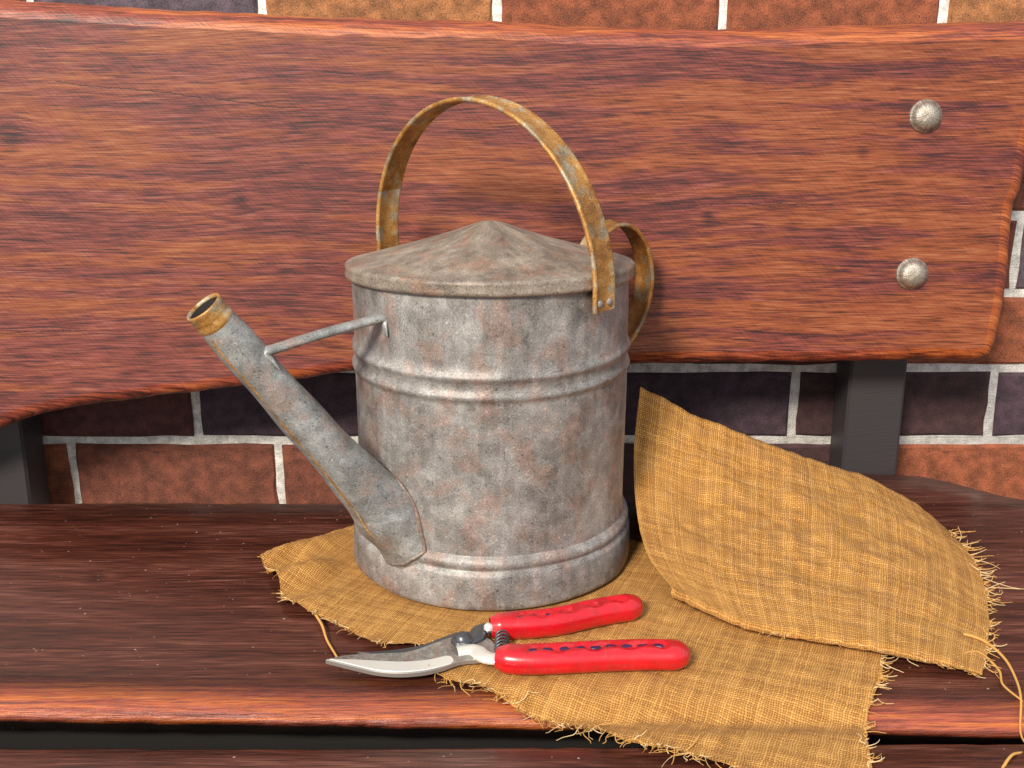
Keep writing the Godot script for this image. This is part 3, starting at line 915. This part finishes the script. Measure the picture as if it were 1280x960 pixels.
	for e in range(14, 32):
		var a := low[e]; var b := low[(e + 1) % low.size()]
		var nn := Vector2(-(b - a).y, (b - a).x).normalized()
		if Geometry2D.is_point_in_polygon((a + b) / 2 + nn * 0.002, low): nn = -nn
		var heavy := 1.0 if e >= 15 and e <= 23 else 0.45
		for k in int((b - a).length() / 0.0021 * (1.0 if heavy == 1.0 else 0.6)):
			var p := a.lerp(b, rng.randf()) - nn * 0.002
			fray(st if rng.randf() < 0.7 else st2, Vector3(p.x, hgt.call(p.x, p.y) + 0.0006, p.y) + off, Vector3(nn.x, 0, nn.y), rng.randf_range(0.004, 0.015) * heavy + 0.002, off)
	for e in range(8, 14):
		var a := low[e]; var b := low[e + 1]
		var nn := Vector2((b - a).y, -(b - a).x).normalized()
		if Geometry2D.is_point_in_polygon((a + b) / 2 + nn * 0.002, low): nn = -nn
		for k in int((b - a).length() / 0.0022):
			var p := a.lerp(b, rng.randf()) - nn * 0.002
			fray(st if rng.randf() < 0.7 else st2, Vector3(p.x, hgt.call(p.x, p.y) + 0.0006, p.y) + off, Vector3(nn.x, 0, nn.y), rng.randf_range(0.003, 0.012), off)
	for i in 130:
		var v := rng.randf() * 0.98
		var p: Vector3 = right[int(v * 70)]
		fray(st if rng.randf() < 0.6 else st2, p + off, Vector3(0.9, 0, 0.25), rng.randf_range(0.004, 0.014) * (2.2 if rng.randf() < 0.1 else 1.0), off)
	for i in 110:
		var p: Vector3 = front[int((0.25 + 0.75 * rng.randf()) * 90)]
		fray(st if rng.randf() < 0.6 else st2, p + off - Vector3(0, 0.004, 0), Vector3(0.1, 0, 1.0), rng.randf_range(0.003, 0.010), off)
	var fr := put("frayed_edge", st, M.thread, t)
	fr.set_meta("kind", "stuff")
	fr = put("frayed_edge", st2, M.pale_thread, t)
	fr.set_meta("kind", "stuff")
	# loose strings
	for q in [[Vector3(0.372, 0.010, -0.905), Vector3(0.386, 0.008, -0.897), Vector3(0.393, 0.007, -0.872), Vector3(0.392, 0.005, -0.845), Vector3(0.386, 0.003, -0.818), Vector3(0.376, -0.008, -0.790), Vector3(0.372, -0.004, -0.765)],
			[Vector3(0.360, 0.008, -0.875), Vector3(0.376, 0.007, -0.880), Vector3(0.384, 0.004, -0.858), Vector3(0.380, 0.003, -0.838), Vector3(0.386, 0.003, -0.815)],
			[Vector3(-0.168, 0.006, -0.945), Vector3(-0.160, 0.005, -0.928), Vector3(-0.153, 0.003, -0.907), Vector3(-0.143, 0.003, -0.884), Vector3(-0.136, 0.003, -0.867)],
			[Vector3(0.340, -0.0025, -0.735), Vector3(0.352, 0.001, -0.748), Vector3(0.364, -0.002, -0.756), Vector3(0.378, -0.001, -0.757)]]:
		st = new_st()
		var pts := []
		for p in q: pts.append(p + off)
		tube(st, smooth_path(pts, 30), 0.0013, 0.0008, 6)
		put("loose_thread", st, M.thread, t)

func fray(st: SurfaceTool, p: Vector3, dir: Vector3, length: float, off: Vector3):
	var d := (dir + Vector3(rng.randf_range(-1.1, 1.1), rng.randf_range(-0.1, 0.3), rng.randf_range(-1.1, 1.1))).normalized()
	var bend := Vector3(rng.randf_range(-1, 1), rng.randf_range(-0.2, 0.5), rng.randf_range(-1, 1)) * length * 1.3
	var pts := []
	var curl := rng.randf_range(0.0, 0.22) * length
	var ph := rng.randf() * TAU
	var wn := rng.randf_range(3.0, 8.0)
	for k in 8:
		var s := k / 7.0
		var q := p + d * length * s + bend * s * s * 0.5 + Vector3(sin(ph + s * wn) - sin(ph), 0.4 * sin(ph * 2.0 + s * wn), cos(ph + s * wn) - cos(ph)) * curl
		var w := q - off
		q.y = maxf(q.y, seat_y(w.x, -w.z) + 0.0006)
		pts.append(q)
	var r := rng.randf_range(0.0003, 0.0006)
	tube(st, pts, r, r * 0.5, 4)

# ------------------------------------------------------------------ the shears
func shears():
	var t := thing("pruning_shears", Vector3(-0.03, 0, -0.88), "red handled pruning shears lying on the burlap before the can", "pruning shears")
	var off := -t.position
	var grips := [
		[[Vector3(-0.018, 0.0155, -0.906), Vector3(0.001, 0.0155, -0.909), Vector3(0.020, 0.0155, -0.912), Vector3(0.040, 0.0155, -0.917), Vector3(0.071, 0.0155, -0.931), Vector3(0.098, 0.0155, -0.940), Vector3(0.112, 0.0155, -0.940)], 0.0125],
		[[Vector3(-0.012, 0.0165, -0.856), Vector3(0.006, 0.0165, -0.853), Vector3(0.038, 0.0165, -0.855), Vector3(0.069, 0.0165, -0.858), Vector3(0.101, 0.0165, -0.860), Vector3(0.128, 0.0165, -0.860), Vector3(0.141, 0.0165, -0.859)], 0.0138]]
	for gi in 2:
		var pts := []
		for p in grips[gi][0]: pts.append(p + off)
		var st := new_st()
		var w: float = grips[gi][1]
		sweep(st, smooth_path(pts, 90), func(k):
			var e := 1.0
			if k > 0.90: e = sqrt(maxf(0.0, 1.0 - pow((k - 0.90) / 0.1, 2.0)))
			if k < 0.05: e = 0.72 + 0.28 * k / 0.05
			var taper := 0.86 + 0.14 * smoothstep(0.0, 0.25, k)
			var scallop := sin(k * TAU * 5.5)
			var r := []
			for q in 28:
				var a := TAU * q / 28.0
				var c := cos(a); var s := sin(a)
				var x := signf(c) * pow(absf(c), 0.8) * w * taper
				var y := signf(s) * pow(absf(s), 0.8) * 0.0105
				# channel along the top with finger bumps
				if s > 0.0 and k > 0.12 and k < 0.9:
					var g := exp(-pow((x + 0.0026 * scallop) / (w * 0.22), 2.0))
					y -= g * 0.0042 * smoothstep(0.12, 0.2, k) * smoothstep(0.9, 0.84, k)
				r.append(Vector2(x, y) * e)
			return r)
		var hn := put("handle", st, M.red, t)
		st = new_st()   # dark row of grip marks in the channel
		var gp := []
		for p in smooth_path(pts, 360).slice(50, 316): gp.append(p + Vector3(0, 0.0080, 0))
		sweep(st, gp, func(k):
			var ph := fposmod(k * 9.0, 1.0)
			var e := sqrt(maxf(0.0, 1.0 - pow(absf(ph - 0.5) / 0.40, 4.0))) if absf(ph - 0.5) < 0.40 else 0.0
			if gi == 0: e *= 0.75 * smoothstep(0.45, 0.2, absf(k - 0.2))
			var r := []
			for q in 10: r.append(Vector2(0.0008 * sin(k * 40.0) + cos(TAU * q / 10.0) * 0.0026 * e, sin(TAU * q / 10.0) * 0.0009 * e - 0.0026 * (1.0 - e)))
			return r)
		put("grip_marks", st, M.grip, hn)
		# steel tang into the head
		st = new_st()
		var a0: Vector3 = pts[0]
		var tang := [a0 + Vector3(0.02, -0.001, 0), a0 + Vector3(-0.006, -0.0015, 0.001 if gi == 0 else -0.001), Vector3(-0.030, 0.0130, -0.892 if gi == 0 else -0.873) + off, Vector3(-0.044, 0.0125, -0.886 if gi == 0 else -0.872) + off]
		sweep(st, smooth_path(tang, 20), func(_k): return ring(0.0075, 0.0036, 12))
		put("tang", st, M.dark_steel if gi == 0 else M.steel, t)
	var shift := func(L: Array) -> Array:
		var r := []
		for p in smooth_path2(L + [L[0]], 70): r.append(p + Vector2(off.x, off.z))
		r.remove_at(r.size() - 1)
		return r
	var st := new_st()
	slab(st, shift.call([Vector2(-0.147, -0.860), Vector2(-0.132, -0.867), Vector2(-0.108, -0.8695), Vector2(-0.082, -0.873), Vector2(-0.066, -0.884), Vector2(-0.050, -0.895), Vector2(-0.032, -0.898), Vector2(-0.018, -0.893), Vector2(-0.012, -0.875), Vector2(-0.022, -0.862), Vector2(-0.040, -0.858), Vector2(-0.055, -0.848), Vector2(-0.069, -0.842), Vector2(-0.087, -0.8395), Vector2(-0.105, -0.842), Vector2(-0.120, -0.848), Vector2(-0.136, -0.855)]), 0.0085, 0.0125, 0.0009)
	var bl := put("blade", st, M.worn_steel, t)
	st = new_st()   # ground cutting bevel along the front edge
	slab(st, shift.call([Vector2(-0.1440, -0.8596), Vector2(-0.124, -0.8590), Vector2(-0.102, -0.8570), Vector2(-0.084, -0.8560), Vector2(-0.066, -0.8590), Vector2(-0.050, -0.8650), Vector2(-0.046, -0.8560), Vector2(-0.055, -0.8490), Vector2(-0.069, -0.8430), Vector2(-0.087, -0.8405), Vector2(-0.105, -0.8430), Vector2(-0.120, -0.8490), Vector2(-0.135, -0.8555)]), 0.0120, 0.0131, 0.0005)
	put("bevel", st, M.steel, bl)
	st = new_st()
	slab(st, shift.call([Vector2(-0.125, -0.8785), Vector2(-0.100, -0.8820), Vector2(-0.076, -0.889), Vector2(-0.060, -0.901), Vector2(-0.044, -0.912), Vector2(-0.028, -0.911), Vector2(-0.018, -0.901), Vector2(-0.016, -0.880), Vector2(-0.030, -0.872), Vector2(-0.048, -0.876), Vector2(-0.064, -0.876), Vector2(-0.082, -0.872), Vector2(-0.100, -0.8725)]), 0.0040, 0.0082, 0.0008)
	put("hook", st, M.dark_steel, t)
	st = new_st()
	lathe(st, [Vector2(0.0088, 0.0), Vector2(0.0088, 0.003), Vector2(0.0075, 0.0042), Vector2(0.0062, 0.0044), Vector2(0.0058, 0.0068), Vector2(0.0040, 0.0082), Vector2(0.0, 0.0086)], 24, func(a, y): return 0.08 * cos(a * 6.0) * (1.0 if y < 0.0043 else 0.0))
	var pv := put("pivot_bolt", st, M.dark_steel, t)
	pv.position = Vector3(-0.040, 0.0126, -0.886) + off
	st = new_st()
	lathe(st, [Vector2(0.0042, 0.0), Vector2(0.0040, 0.003), Vector2(0.0025, 0.0045), Vector2(0.0, 0.005)], 18, func(_a, _y): return 0.0)
	pv = put("rivet", st, M.steel, t)
	pv.position = Vector3(-0.019, 0.0168, -0.901) + off
	st = new_st()   # coil spring between the handles
	var coil := []
	for k in 121:
		var s := k / 120.0
		var a := s * TAU * 6.0
		coil.append(Vector3(-0.008 + cos(a) * 0.0052, 0.0125 + sin(a) * 0.0052, lerpf(-0.898, -0.866, s)) + off)
	tube(st, coil, 0.0010, 0.0010, 6)
	put("spring", st, M.dark_steel, t)
